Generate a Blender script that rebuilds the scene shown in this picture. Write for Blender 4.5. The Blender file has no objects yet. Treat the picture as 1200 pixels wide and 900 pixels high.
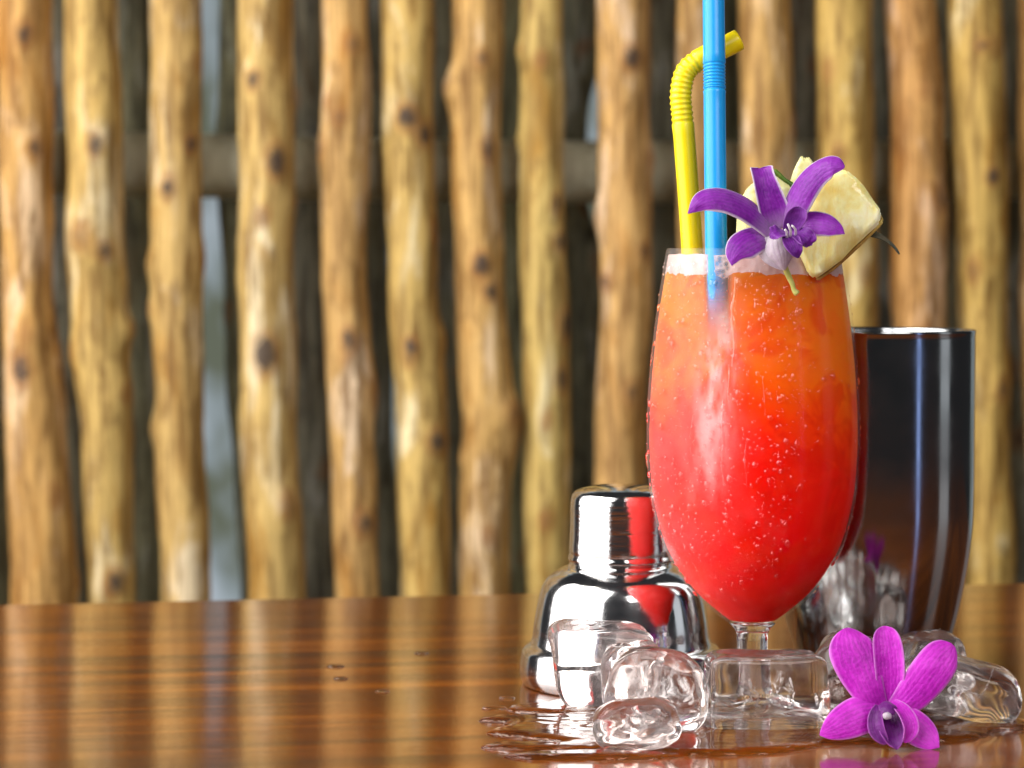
import bpy, bmesh, math, random
import numpy as np
from mathutils import Vector, Matrix, noise as mnoise

random.seed(7)
rng = np.random.default_rng(7)
scene = bpy.context.scene
C = scene.collection
R = math.radians
MM = 0.001

# ------------------------------------------------------------------ camera
cam_d = bpy.data.cameras.new('camera')
cam = bpy.data.objects.new('camera', cam_d)
C.objects.link(cam)
cam.location = (0, 0, 0.155)
cam.rotation_euler = (R(90 - 2.83), 0, 0)
cam_d.lens = 85
cam_d.sensor_width = 36
cam_d.clip_start = 0.02
cam_d.clip_end = 60
cam_d.dof.use_dof = True
cam_d.dof.focus_distance = 0.803
cam_d.dof.aperture_fstop = 14.0
scene.camera = cam

# ------------------------------------------------------------------ world, lamps, exposure
world = bpy.data.worlds.new('World')
scene.world = world
world.use_nodes = True
bg = world.node_tree.nodes['Background']
bg.inputs['Color'].default_value = (0.92, 0.93, 1.0, 1)
bg.inputs['Strength'].default_value = 0.03


def area(name, loc, target, sx, sy, power, color):
    d = bpy.data.lights.new(name, 'AREA')
    d.shape = 'RECTANGLE'
    d.size, d.size_y = sx, sy
    d.energy = power
    d.color = color
    o = bpy.data.objects.new(name, d)
    C.objects.link(o)
    o.location = loc
    o.rotation_euler = (Vector(target) - Vector(loc)).to_track_quat('-Z', 'Y').to_euler()
    return o


# the open side of the bar: wide bright openings to the left of the camera and along the left side
area('opening_light', (-1.05, 0.10, 0.86), (0.05, 0.90, 0.25), 1.40, 1.85, 38, (1.0, 0.98, 0.96))
area('side_opening_light', (-1.45, 1.02, 0.86), (0.0, 1.06, 0.30), 1.15, 1.80, 30, (1.0, 0.96, 0.93))
# narrow slits of cool daylight on the right
area('slit_light', (0.95, 0.05, 0.30), (0.10, 0.88, 0.10), 0.07, 0.9, 0.40, (0.35, 0.50, 1.0))
area('right_slit_light', (1.25, 0.68, 0.45), (0.04, 0.89, 0.10), 0.30, 0.9, 0.55, (0.90, 0.95, 1.0))
# lamp added to brighten the pole fence, no such source in view
area('fence_fill_light', (-1.2, 0.7, 1.65), (0.0, 1.8, 0.15), 0.9, 0.6, 15, (1.0, 0.94, 0.84))
# unseen fill lamp added high in front of the table for soft frontal light
area('overhead_fill_light', (0.55, -0.25, 0.88), (0.10, 0.85, 0.10), 0.7, 0.5, 8.5, (1.0, 0.97, 0.94))

scene.view_settings.view_transform = 'Standard'
scene.view_settings.look = 'None'
scene.view_settings.gamma = 1
scene.view_settings.exposure = 0.0
scene.view_settings.use_curve_mapping = False
scene.render.engine = 'CYCLES'
cy = scene.cycles
cy.use_denoising = True
cy.max_bounces = 18
cy.diffuse_bounces = 4
cy.glossy_bounces = 8
cy.transmission_bounces = 16
cy.transparent_max_bounces = 16
cy.sample_clamp_indirect = 6
cy.blur_glossy = 0.2
cy.denoising_input_passes = 'RGB_ALBEDO_NORMAL'
cy.denoising_prefilter = 'ACCURATE'


# ------------------------------------------------------------------ helpers
def mesh_obj(name, verts, faces, mat=None, parent=None, smooth=True, loc=None):
    me = bpy.data.meshes.new(name)
    me.from_pydata([tuple(v) for v in verts], [], [tuple(f) for f in faces])
    me.update()
    if smooth:
        me.polygons.foreach_set('use_smooth', [True] * len(me.polygons))
    o = bpy.data.objects.new(name, me)
    C.objects.link(o)
    if mat:
        me.materials.append(mat)
    if parent:
        o.parent = parent
    if loc is not None:
        o.location = loc
    return o


def tag(o, label=None, cat=None, group=None, kind=None):
    if label: o['label'] = label
    if cat: o['category'] = cat
    if group: o['group'] = group
    if kind: o['kind'] = kind
    return o


def thing(name, label, cat, loc=(0, 0, 0), group=None):
    o = bpy.data.objects.new(name, None)
    o.empty_display_size = 0.02
    C.objects.link(o)
    o.location = loc
    return tag(o, label, cat, group)


def catmull(pts, n, ts=None):
    """n samples along a Catmull-Rom curve through the points (any dimension)"""
    p = np.array(pts, float)
    if ts is None:
        ts = np.linspace(0, 1, n)
    if len(p) == 2:
        t = np.asarray(ts)[:, None]
        return p[0] * (1 - t) + p[1] * t
    q = np.vstack([2 * p[0] - p[1], p, 2 * p[-1] - p[-2]])
    out = []
    for s in np.asarray(ts) * (len(p) - 1):
        i = min(int(s), len(p) - 2)
        t = s - i
        a, b, c, d = q[i], q[i + 1], q[i + 2], q[i + 3]
        out.append(0.5 * ((2 * b) + (c - a) * t + (2 * a - 5 * b + 4 * c - d) * t * t + (3 * b - a - 3 * c + d) * t ** 3))
    return np.array(out)


def smooth_profile(pts, step=1.0):
    """chord-length Hermite curve through the points, sampled about every step mm"""
    p = np.array(pts, float)
    d = np.linalg.norm(np.diff(p, axis=0), axis=1)
    sl = np.diff(p, axis=0) / d[:, None]
    m = np.vstack([sl[:1], [(sl[i - 1] * d[i] + sl[i] * d[i - 1]) / (d[i - 1] + d[i]) for i in range(1, len(d))], sl[-1:]])
    out = [tuple(p[0])]
    for i in range(len(d)):
        k = max(2, int(d[i] / step))
        for j in range(1, k + 1):
            t = j / k
            h = (2 * t ** 3 - 3 * t * t + 1) * p[i] + (t ** 3 - 2 * t * t + t) * d[i] * m[i] + (-2 * t ** 3 + 3 * t * t) * p[i + 1] + (t ** 3 - t * t) * d[i] * m[i + 1]
            out.append((max(0.0, float(h[0])), float(h[1])))
    out[-1] = tuple(p[-1])
    return out


def lathe(profile, seg=96):
    """profile: list of (r, z); r = 0 at an end closes it"""
    V, F, rows = [], [], []
    for r, z in profile:
        if r < 1e-7:
            rows.append([len(V)])
            V.append((0, 0, z))
        else:
            rows.append(list(range(len(V), len(V) + seg)))
            for k in range(seg):
                a = 2 * math.pi * k / seg
                V.append((r * math.cos(a), r * math.sin(a), z))
    for A, B in zip(rows[:-1], rows[1:]):
        for k in range(seg):
            k2 = (k + 1) % seg
            if len(A) == 1 and len(B) == 1:
                continue
            if len(A) == 1:
                F.append((A[0], B[k2], B[k]))
            elif len(B) == 1:
                F.append((A[k], A[k2], B[0]))
            else:
                F.append((A[k], A[k2], B[k2], B[k]))
    return V, F


def tube(path, radii, seg=24, cap=True):
    P = np.array(path, float)
    n = len(P)
    T = np.gradient(P, axis=0)
    T /= np.linalg.norm(T, axis=1)[:, None]
    ref = np.array([0, 1.0, 0]) if abs(T[0][1]) < 0.9 else np.array([1.0, 0, 0])
    V, F = [], []
    u = np.cross(T[0], ref)
    u /= np.linalg.norm(u)
    for i in range(n):
        u = u - T[i] * np.dot(u, T[i])
        u /= np.linalg.norm(u)
        w = np.cross(T[i], u)
        r = radii[i] if hasattr(radii, '__len__') else radii
        for k in range(seg):
            a = 2 * math.pi * k / seg
            V.append(P[i] + r * (math.cos(a) * u + math.sin(a) * w))
    for i in range(n - 1):
        for k in range(seg):
            k2 = (k + 1) % seg
            F.append((i * seg + k, i * seg + k2, (i + 1) * seg + k2, (i + 1) * seg + k))
    if cap:
        F.append(tuple(range(seg))[::-1])
        F.append(tuple(range((n - 1) * seg, n * seg)))
    return V, F


# ---- node helpers
class NT:
    def __init__(self, name):
        self.m = bpy.data.materials.new(name)
        self.m.use_nodes = True
        self.t = self.m.node_tree
        self.t.nodes.clear()
        self.out = self.n('ShaderNodeOutputMaterial')

    def n(self, typ, **kw):
        nd = self.t.nodes.new(typ)
        for k, v in kw.items():
            if k.startswith('i_'):
                nd.inputs[k[2:].replace('_', ' ')].default_value = v
            else:
                setattr(nd, k, v)
        return nd

    def l(self, a, b):
        self.t.links.new(a, b)

    def surf(self, s):
        self.l(s, self.out.inputs['Surface'])

    def mapping(self, scale=(1, 1, 1), coord='Object'):
        tc = self.n('ShaderNodeTexCoord')
        mp = self.n('ShaderNodeMapping')
        mp.inputs['Scale'].default_value = scale
        self.l(tc.outputs[coord], mp.inputs['Vector'])
        return mp.outputs['Vector']

    def noise(self, vec, scale, detail=4, rough=0.55, dist=0.0):
        nd = self.n('ShaderNodeTexNoise')
        nd.inputs['Scale'].default_value = scale
        nd.inputs['Detail'].default_value = detail
        nd.inputs['Roughness'].default_value = rough
        nd.inputs['Distortion'].default_value = dist
        self.l(vec, nd.inputs['Vector'])
        return nd.outputs['Fac']

    def ramp(self, fac, stops, interp='LINEAR'):
        nd = self.n('ShaderNodeValToRGB')
        cr = nd.color_ramp
        cr.interpolation = interp
        while len(cr.elements) < len(stops):
            cr.elements.new(0.5)
        for e, (p, c) in zip(cr.elements, stops):
            e.position = p
            e.color = (*c, 1) if len(c) == 3 else c
        self.l(fac, nd.inputs['Fac'])
        return nd.outputs['Color']

    def val(self, fac, stops):
        return self.ramp(fac, [(p, (v, v, v)) for p, v in stops])

    def mix(self, fac, a, b, blend='MIX'):
        nd = self.n('ShaderNodeMix')
        nd.data_type = 'RGBA'
        nd.blend_type = blend
        for sock, v in ((nd.inputs[0], fac), (nd.inputs[6], a), (nd.inputs[7], b)):
            if hasattr(v, 'links') or isinstance(v, bpy.types.NodeSocket):
                self.l(v, sock)
            else:
                sock.default_value = v if not isinstance(v, tuple) else (*v[:3], 1)
        return nd.outputs[2]

    def math(self, op, a, b=0.0, clamp=False):
        nd = self.n('ShaderNodeMath', operation=op)
        nd.use_clamp = clamp
        for sock, v in ((nd.inputs[0], a), (nd.inputs[1], b)):
            if isinstance(v, bpy.types.NodeSocket):
                self.l(v, sock)
            else:
                sock.default_value = v
        return nd.outputs[0]

    def bump(self, h, strength, dist):
        nd = self.n('ShaderNodeBump')
        nd.inputs['Strength'].default_value = strength
        nd.inputs['Distance'].default_value = dist
        self.l(h, nd.inputs['Height'])
        return nd.outputs['Normal']

    def principled(self, **kw):
        nd = self.n('ShaderNodeBsdfPrincipled')
        for k, v in kw.items():
            s = nd.inputs[k.replace('_', ' ')]
            if isinstance(v, bpy.types.NodeSocket):
                self.l(v, s)
            else:
                s.default_value = (*v, 1) if isinstance(v, tuple) and len(v) == 3 and s.type == 'RGBA' else v
        return nd.outputs[0]

    def xyz(self, vec):
        nd = self.n('ShaderNodeSeparateXYZ')
        self.l(vec, nd.inputs[0])
        return nd.outputs

    def mixs(self, fac, a, b):
        nd = self.n('ShaderNodeMixShader')
        if isinstance(fac, bpy.types.NodeSocket):
            self.l(fac, nd.inputs[0])
        else:
            nd.inputs[0].default_value = fac
        self.l(a, nd.inputs[1])
        self.l(b, nd.inputs[2])
        return nd.outputs[0]


# ------------------------------------------------------------------ materials
def mat_pole(name, light, mid, dark, orange):
    m = NT(name)
    oi = m.n('ShaderNodeObjectInfo')
    tc = m.n('ShaderNodeTexCoord')
    off = m.n('ShaderNodeVectorMath', operation='MULTIPLY_ADD')
    comb = m.n('ShaderNodeCombineXYZ')
    for k in range(3):
        m.l(oi.outputs['Random'], comb.inputs[k])
    m.l(comb.outputs[0], off.inputs[0])
    off.inputs[1].default_value = (7, 13, 5)
    m.l(tc.outputs['Object'], off.inputs[2])
    v = off.outputs[0]
    st = m.n('ShaderNodeMapping')
    st.inputs['Scale'].default_value = (1, 1, 0.07)
    m.l(v, st.inputs['Vector'])
    streak = m.noise(st.outputs[0], 170, 5, 0.6)
    st2 = m.n('ShaderNodeMapping')
    st2.inputs['Scale'].default_value = (1, 1, 0.28)
    m.l(v, st2.inputs['Vector'])
    patch = m.noise(st2.outputs[0], 34, 4, 0.6, 0.6)
    fine = m.noise(v, 300, 3, 0.6)
    base = m.ramp(patch, [(0.32, orange), (0.44, mid), (0.54, mid), (0.64, light)])
    base = m.mix(m.val(streak, [(0.38, 0.85), (0.56, 0.0)]), base, dark)
    tone = oi.outputs['Color']
    sp = m.noise(st2.outputs[0], 110, 4, 0.65, 0.4)
    base = m.mix(m.val(sp, [(0.53, 0.0), (0.66, 0.7)]), base, dark)
    base = m.mix(1.0, base, tone, 'MULTIPLY')
    at = m.n('ShaderNodeAttribute', attribute_name='knot')
    kn = m.math('MULTIPLY', at.outputs['Fac'], m.val(fine, [(0.3, 0.9), (0.6, 1.6)]), True)
    base = m.mix(m.val(kn, [(0.12, 0.0), (0.4, 0.55), (0.8, 0.35)]), base, (0.33, 0.13, 0.035))
    base = m.mix(m.val(kn, [(0.45, 0.0), (0.9, 0.9)]), base, (0.055, 0.040, 0.035))
    bmp = m.bump(m.math('ADD', streak, m.math('MULTIPLY', patch, 0.5)), 0.5, 0.0014)
    m.surf(m.principled(Base_Color=base, Roughness=0.62, Specular_IOR_Level=0.22, Normal=bmp))
    return m.m


M_pole = mat_pole('peeled_pole_wood', (0.88, 0.75, 0.55), (0.66, 0.46, 0.185), (0.21, 0.115, 0.038), (0.45, 0.24, 0.055))
M_back = mat_pole('weathered_pole_wood', (0.56, 0.57, 0.48), (0.34, 0.33, 0.22), (0.09, 0.085, 0.06), (0.17, 0.13, 0.07))
M_rail = mat_pole('weathered_rail_wood', (0.80, 0.79, 0.62), (0.70, 0.68, 0.50), (0.55, 0.52, 0.36), (0.62, 0.58, 0.40))


def mat_table():
    m = NT('varnished_table_wood')
    v = m.mapping((0.35, 9, 9))
    vf = m.mapping((1.2, 55, 55))
    g1 = m.noise(v, 6, 6, 0.6, 0.5)
    g2 = m.noise(vf, 8, 5, 0.65)
    vl = m.mapping((1, 4, 4))
    g3 = m.noise(vl, 3, 3)
    g = m.math('ADD', m.math('MULTIPLY', g1, 0.7), m.math('MULTIPLY', g2, 0.3))
    col = m.ramp(g, [(0.37, (0.050, 0.011, 0.003)), (0.46, (0.130, 0.031, 0.004)), (0.54, (0.225, 0.058, 0.006)), (0.64, (0.36, 0.105, 0.010))])
    col = m.mix(m.val(g3, [(0.35, 0.5), (0.6, 0.0)]), col, (0.08, 0.024, 0.007))
    rough = m.val(g, [(0.40, 0.15), (0.58, 0.08)])
    bmp = m.bump(m.math('ADD', g2, g1), 0.10, 0.0006)
    m.surf(m.principled(Base_Color=col, Roughness=rough, Specular_IOR_Level=0.75, Normal=bmp,
                        Coat_Weight=0.40, Coat_Roughness=0.06))
    return m.m


M_table = mat_table()


def mat_glass(name, ior, rough=0.0, color=(1, 1, 1), bump=None):
    m = NT(name)
    kw = {}
    if bump:
        v = m.mapping()
        kw['Normal'] = m.bump(m.noise(v, bump[0], 3, 0.5), bump[1], bump[2])
    m.surf(m.principled(Base_Color=color, Roughness=rough, IOR=ior, Transmission_Weight=1.0, **kw))
    return m.m


M_glass = mat_glass('clear_glass', 1.47)


def mat_ice():
    m = NT('melting_ice')
    v = m.mapping()
    b = m.bump(m.noise(v, 55, 2, 0.5), 0.12, 0.004)
    g = m.principled(Base_Color=(1.0, 0.955, 0.935), Roughness=0.0, IOR=1.31, Transmission_Weight=1.0, Normal=b)
    n = m.noise(v, 95, 4, 0.6, 1.0)
    w = m.principled(Base_Color=(0.92, 0.87, 0.87), Roughness=0.15, IOR=1.31, Normal=b)
    tl = m.n('ShaderNodeBsdfTranslucent')
    tl.inputs['Color'].default_value = (0.92, 0.90, 0.92, 1)
    cloudy = m.mixs(0.5, w, tl.outputs[0])
    m.surf(m.mixs(m.val(n, [(0.42, 0.01), (0.64, 0.15)]), g, cloudy))
    return m.m


M_ice = mat_ice()


def mat_crack():
    m = NT('white_fracture_in_ice')
    v = m.mapping()
    n = m.noise(v, 260, 4, 0.65, 0.6)
    n2 = m.noise(v, 75, 2)
    w = m.principled(Base_Color=(0.92, 0.91, 0.92), Roughness=0.25, Normal=m.bump(n, 0.6, 0.001))
    tr = m.n('ShaderNodeBsdfTransparent')
    m.surf(m.mixs(m.math('MULTIPLY', m.val(n, [(0.46, 0.0), (0.62, 0.8)]), m.val(n2, [(0.38, 0.0), (0.55, 1.0)])), tr.outputs[0], w))
    return m.m


M_crack = mat_crack()
M_water = mat_glass('water', 1.333)


def mat_dew():
    m = NT('dew_water')
    g = m.principled(Base_Color=(1, 1, 1), Roughness=0.0, IOR=1.36, Transmission_Weight=1.0)
    gl = m.n('ShaderNodeBsdfGlossy')
    gl.inputs['Roughness'].default_value = 0.06
    m.surf(m.mixs(0.04, g, gl.outputs[0]))
    return m.m


M_dew = mat_dew()


def mat_thin_glass():
    m = NT('thin_fogged_bowl_glass')
    lw = m.n('ShaderNodeLayerWeight')
    lw.inputs['Blend'].default_value = 0.5
    f = m.math('ADD', m.math('MULTIPLY', m.math('POWER', lw.outputs['Facing'], 5.0), 0.22), 0.008)
    v = m.mapping()
    s = m.xyz(v)
    # breath of condensation: denser on the side away from the tin and above the middle
    n1 = m.noise(v, 60, 4, 0.6)
    n2 = m.noise(v, 900, 2, 0.5)
    side = m.math('MULTIPLY_ADD', s[0], -18.0)
    side.node.inputs[2].default_value = 0.02
    fog = m.math('MULTIPLY', m.math('ADD', side, m.math('MULTIPLY', m.math('SUBTRACT', n1, 0.5), 0.9)), m.val(n2, [(0.3, 0.6), (0.7, 1.0)]), True)
    gl = m.n('ShaderNodeBsdfGlossy')
    gl.inputs['Color'].default_value = (1, 1, 1, 1)
    m.l(m.val(fog, [(0.0, 0.16), (0.8, 0.38)]), gl.inputs['Roughness'])
    tr = m.n('ShaderNodeBsdfTransparent')
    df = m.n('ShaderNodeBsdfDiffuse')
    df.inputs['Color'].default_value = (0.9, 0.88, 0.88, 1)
    # reflection of the bright opening, painted as a pale streak left of the middle
    glint = m.math('MULTIPLY', m.math('ADD', m.math('ADD', s[0], 0.0150), m.math('MULTIPLY', m.math('SUBTRACT', s[2], 0.118), -0.10)), 190.0)
    glint = m.math('POWER', 2.718, m.math('MULTIPLY', m.math('MULTIPLY', glint, glint), -1.0))
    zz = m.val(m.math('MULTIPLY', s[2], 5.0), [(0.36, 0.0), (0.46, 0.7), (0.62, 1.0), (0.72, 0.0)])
    glint = m.math('MULTIPLY', m.math('MULTIPLY', glint, zz), m.math('MULTIPLY', m.val(m.noise(m.mapping((1, 1, 0.35)), 190, 3), [(0.38, 0.0), (0.62, 1.0)]), 0.30))
    glint = m.math('MULTIPLY', glint, m.math('LESS_THAN', s[1], 0.0))
    body = m.mixs(m.math('ADD', m.math('MULTIPLY', fog, 0.07), glint, True), tr.outputs[0], df.outputs[0])
    m.surf(m.mixs(f, body, gl.outputs[0]))
    return m.m


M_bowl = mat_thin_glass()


def straw_touch(m, s, z0, z1):
    """1 where the blue straw lies against the front wall of the bowl"""
    d = m.math('ABSOLUTE', m.math('ADD', s[0], 0.0148))
    a = m.val(m.math('MULTIPLY', d, 100.0), [(0.30, 1.0), (0.50, 0.0)])
    front = m.val(m.math('MULTIPLY', s[1], -100.0), [(0.2, 0.0), (0.6, 1.0)])
    zz = m.math('DIVIDE', m.math('SUBTRACT', s[2], z0), z1 - z0, True)
    return m.math('MULTIPLY', m.math('MULTIPLY', a, front), zz)


def mat_liquid():
    m = NT('layered_fruit_punch')
    v = m.mapping()
    s = m.xyz(v)
    n = m.noise(v, 28, 4, 0.55, 0.3)
    n2 = m.noise(v, 75, 3, 0.6)
    h = m.math('ADD', s[2], m.math('MULTIPLY', m.math('SUBTRACT', n, 0.5), 0.042))
    # the left side has mixed more
    h = m.math('ADD', h, m.math('MULTIPLY', s[0], 0.22))
    t = m.math('DIVIDE', m.math('SUBTRACT', h, 0.030), 0.125)
    col = m.ramp(t, [(0.00, (0.88, 0.020, 0.018)), (0.22, (0.93, 0.006, 0.006)), (0.50, (0.95, 0.012, 0.005)),
                     (0.60, (0.97, 0.055, 0.004)), (0.72, (0.98, 0.150, 0.005)), (0.95, (0.97, 0.22, 0.015))])
    col = m.mix(m.val(n2, [(0.45, 0.0), (0.75, 0.25)]), col, (0.97, 0.10, 0.02))
    n3 = m.noise(v, 42, 3, 0.5, 1.4)
    col = m.mix(m.val(n3, [(0.42, 0.45), (0.52, 0.0)]), col, (0.72, 0.010, 0.004))
    p = m.principled(Base_Color=col, Roughness=0.5, Specular_IOR_Level=0.0, Subsurface_Weight=0.8,
                     Subsurface_Radius=(1.0, 0.22, 0.08), Subsurface_Scale=0.022)
    tr = m.n('ShaderNodeBsdfTransparent')
    touch = straw_touch(m, s, 0.120, 0.147)
    m.l(m.mix(touch, (1.0, 0.55, 0.30), (0.86, 0.90, 0.96)), tr.inputs['Color'])
    thin = m.math('ADD', m.val(s[2], [(0.115, 0.05), (0.150, 0.30)]), m.math('MULTIPLY', touch, 0.62), True)
    m.surf(m.mixs(thin, p, tr.outputs[0]))
    return m.m


M_liquid = mat_liquid()


def mat_foam():
    m = NT('pale_pink_foam')
    v = m.mapping()
    vo = m.n('ShaderNodeTexVoronoi')
    vo.inputs['Scale'].default_value = 480
    m.l(v, vo.inputs['Vector'])
    n = m.noise(v, 160, 3)
    col = m.ramp(n, [(0.3, (0.66, 0.40, 0.37)), (0.6, (0.76, 0.56, 0.54))])
    p = m.principled(Base_Color=col, Roughness=0.45, Subsurface_Weight=0.4, Subsurface_Radius=(0.5, 0.3, 0.25), Subsurface_Scale=0.004,
                     Normal=m.bump(vo.outputs['Distance'], 0.3, 0.0006))
    tr = m.n('ShaderNodeBsdfTransparent')
    s = m.xyz(v)
    hole = m.math('MULTIPLY', straw_touch(m, s, 0.140, 0.141), m.val(vo.outputs['Distance'], [(0.2, 0.75), (0.6, 0.35)]))
    m.surf(m.mixs(m.math('ADD', hole, 0.12, True), p, tr.outputs[0]))
    return m.m


M_foam = mat_foam()


def mat_steel(name, col, r0, r1, bscale, bstr):
    m = NT(name)
    v = m.mapping((1, 1, bscale))
    n = m.noise(v, 9, 4, 0.6)
    sm = m.noise(m.mapping(), 55, 4, 0.6)
    rough = m.val(sm, [(0.35, r0), (0.65, r1)])
    m.surf(m.principled(Base_Color=col, Metallic=1.0, Roughness=rough, Normal=m.bump(n, bstr, 0.0008)))
    return m.m


M_steel = mat_steel('polished_steel', (0.80, 0.80, 0.81), 0.05, 0.17, 22, 0.08)
M_cap = mat_steel('lathe_turned_steel', (0.80, 0.80, 0.81), 0.06, 0.13, 60, 0.35)
M_tin = mat_steel('smoked_steel', (0.41, 0.42, 0.42), 0.10, 0.17, 0.02, 0.02)


def mat_plastic(name, col, sss=0.25):
    m = NT(name)
    v = m.mapping()
    n = m.noise(v, 140, 2)
    c = m.mix(m.val(n, [(0.4, 0.0), (0.7, 0.12)]), col, tuple(min(1, x * 1.25 + 0.02) for x in col))
    m.surf(m.principled(Base_Color=c, Roughness=0.32, Specular_IOR_Level=0.5, Subsurface_Weight=sss,
                        Subsurface_Radius=(0.5, 0.5, 0.5), Subsurface_Scale=0.002))
    return m.m


M_blue = mat_plastic('blue_plastic', (0.005, 0.33, 0.86))
M_yellow = mat_plastic('yellow_plastic', (0.98, 0.72, 0.003))


def mat_petal(name, inner, deep, edge, edge_amt, base_white=0.0):
    m = NT(name)
    uv = m.n('ShaderNodeUVMap')
    s = m.xyz(uv.outputs[0])
    vo = m.mapping()
    n = m.noise(vo, 260, 4, 0.6)
    n2 = m.noise(vo, 900, 2, 0.6)
    w = m.math('ADD', m.math('MULTIPLY', s[0], 52.0), m.math('MULTIPLY', n, 6.0))
    vein = m.val(m.math('MULTIPLY_ADD', m.math('SINE', w), 0.5), [(0.25, 0.0), (0.5, 0.42)])
    # network: cross veins
    col = m.mix(m.math('MULTIPLY', vein, m.val(n, [(0.35, 0.2), (0.65, 0.9)])), inner, deep)
    n4 = m.noise(vo, 95, 3, 0.6)
    col = m.mix(m.val(n4, [(0.48, 0.0), (0.66, 0.38)]), col, tuple(min(1, c * 1.5 + 0.08) for c in inner))
    col = m.mix(m.val(n4, [(0.34, 0.40), (0.46, 0.0)]), col, deep)
    col = m.mix(m.val(n2, [(0.45, 0.0), (0.8, 0.30)]), col, tuple(min(1, c * 1.7 + 0.04) for c in inner))
    d = m.math('ABSOLUTE', m.math('SUBTRACT', s[0], 0.5))
    col = m.mix(m.math('MULTIPLY', m.val(d, [(0.42, 0.0), (0.49, 1.0)]), edge_amt), col, edge)
    if base_white:
        col = m.mix(m.math('MULTIPLY', m.val(s[1], [(0.02, 1.0), (0.30, 0.0)]), base_white), col, (0.80, 0.66, 0.80))
    p = m.principled(Base_Color=col, Roughness=0.42, Specular_IOR_Level=0.35, Sheen_Weight=0.15,
                     Normal=m.bump(m.math('ADD', m.math('ADD', m.math('MULTIPLY', vein, 0.6), n2), m.math('MULTIPLY', n4, 3.0)), 0.45, 0.0005))
    tl = m.n('ShaderNodeBsdfTranslucent')
    m.l(col, tl.inputs['Color'])
    m.surf(m.mixs(0.28, p, tl.outputs[0]))
    return m.m


M_petA = mat_petal('violet_petal', (0.26, 0.010, 0.40), (0.08, 0.002, 0.19), (0.90, 0.80, 0.92), 1.0, 0.4)
M_petB = mat_petal('magenta_petal', (0.62, 0.012, 0.60), (0.30, 0.002, 0.33), (0.78, 0.40, 0.82), 0.5, 0.0)
M_lip = mat_petal('dark_violet_lip', (0.19, 0.008, 0.32), (0.06, 0.002, 0.14), (0.45, 0.15, 0.60), 0.5, 0.0)
M_lipB = mat_petal('dark_magenta_lip', (0.17, 0.002, 0.22), (0.06, 0.001, 0.09), (0.55, 0.12, 0.60), 0.5, 0.0)
M_white = mat_petal('whitish_lilac_petal', (0.70, 0.60, 0.70), (0.50, 0.32, 0.55), (0.90, 0.86, 0.88), 0.5, 0.0)


def mat_fruit(name, a, b, c, rough=0.35, fibre=(1, 1, 0.25)):
    m = NT(name)
    v = m.mapping(fibre)
    n = m.noise(v, 190, 5, 0.65, 0.8)
    n2 = m.noise(m.mapping(), 90, 4, 0.6)
    col = m.ramp(n2, [(0.32, a), (0.50, b), (0.68, c)])
    col = m.mix(m.val(n, [(0.40, 0.55), (0.54, 0.0)]), col, a)
    m.surf(m.principled(Base_Color=col, Roughness=rough, Specular_IOR_Level=0.5, Subsurface_Weight=0.35,
                        Subsurface_Radius=(0.6, 0.45, 0.2), Subsurface_Scale=0.004, Normal=m.bump(m.math('ADD', n2, m.math('MULTIPLY', n, 0.6)), 0.45, 0.0010)))
    return m.m


M_pine = mat_fruit('pineapple_flesh', (0.82, 0.64, 0.18), (0.89, 0.84, 0.40), (0.94, 0.93, 0.68), 0.18)
M_peel = mat_fruit('pineapple_peel', (0.26, 0.13, 0.03), (0.50, 0.33, 0.08), (0.66, 0.50, 0.14), 0.5)
M_pale = mat_fruit('pale_green_flesh', (0.66, 0.60, 0.22), (0.76, 0.74, 0.36), (0.84, 0.84, 0.55))
M_rind = mat_fruit('green_rind', (0.030, 0.075, 0.010), (0.10, 0.20, 0.02), (0.30, 0.38, 0.05))
M_leafy = mat_fruit('dark_leaf', (0.020, 0.028, 0.016), (0.040, 0.050, 0.028), (0.075, 0.085, 0.05), 0.5)
M_stalk = mat_fruit('pale_green_stalk', (0.30, 0.30, 0.05), (0.52, 0.52, 0.16), (0.68, 0.66, 0.36))


def mat_sky():
    m = NT('hazy_daylight')
    e = m.n('ShaderNodeEmission')
    n = m.noise(m.mapping((1, 1, 0.5)), 7, 4)
    m.l(m.ramp(n, [(0.38, (0.17, 0.19, 0.14)), (0.48, (0.34, 0.40, 0.42)), (0.62, (0.58, 0.66, 0.74))]), e.inputs['Color'])
    e.inputs['Strength'].default_value = 0.75
    m.surf(e.outputs[0])
    return m.m


# ------------------------------------------------------------------ sky beyond the fence
sky = mesh_obj('sky', [(-3.5, 4.2, -1.5), (3.5, 4.2, -1.5), (3.5, 4.2, 2.5), (-3.5, 4.2, 2.5)], [(0, 1, 2, 3)], mat_sky(), smooth=False)
tag(sky, kind='structure')

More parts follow.
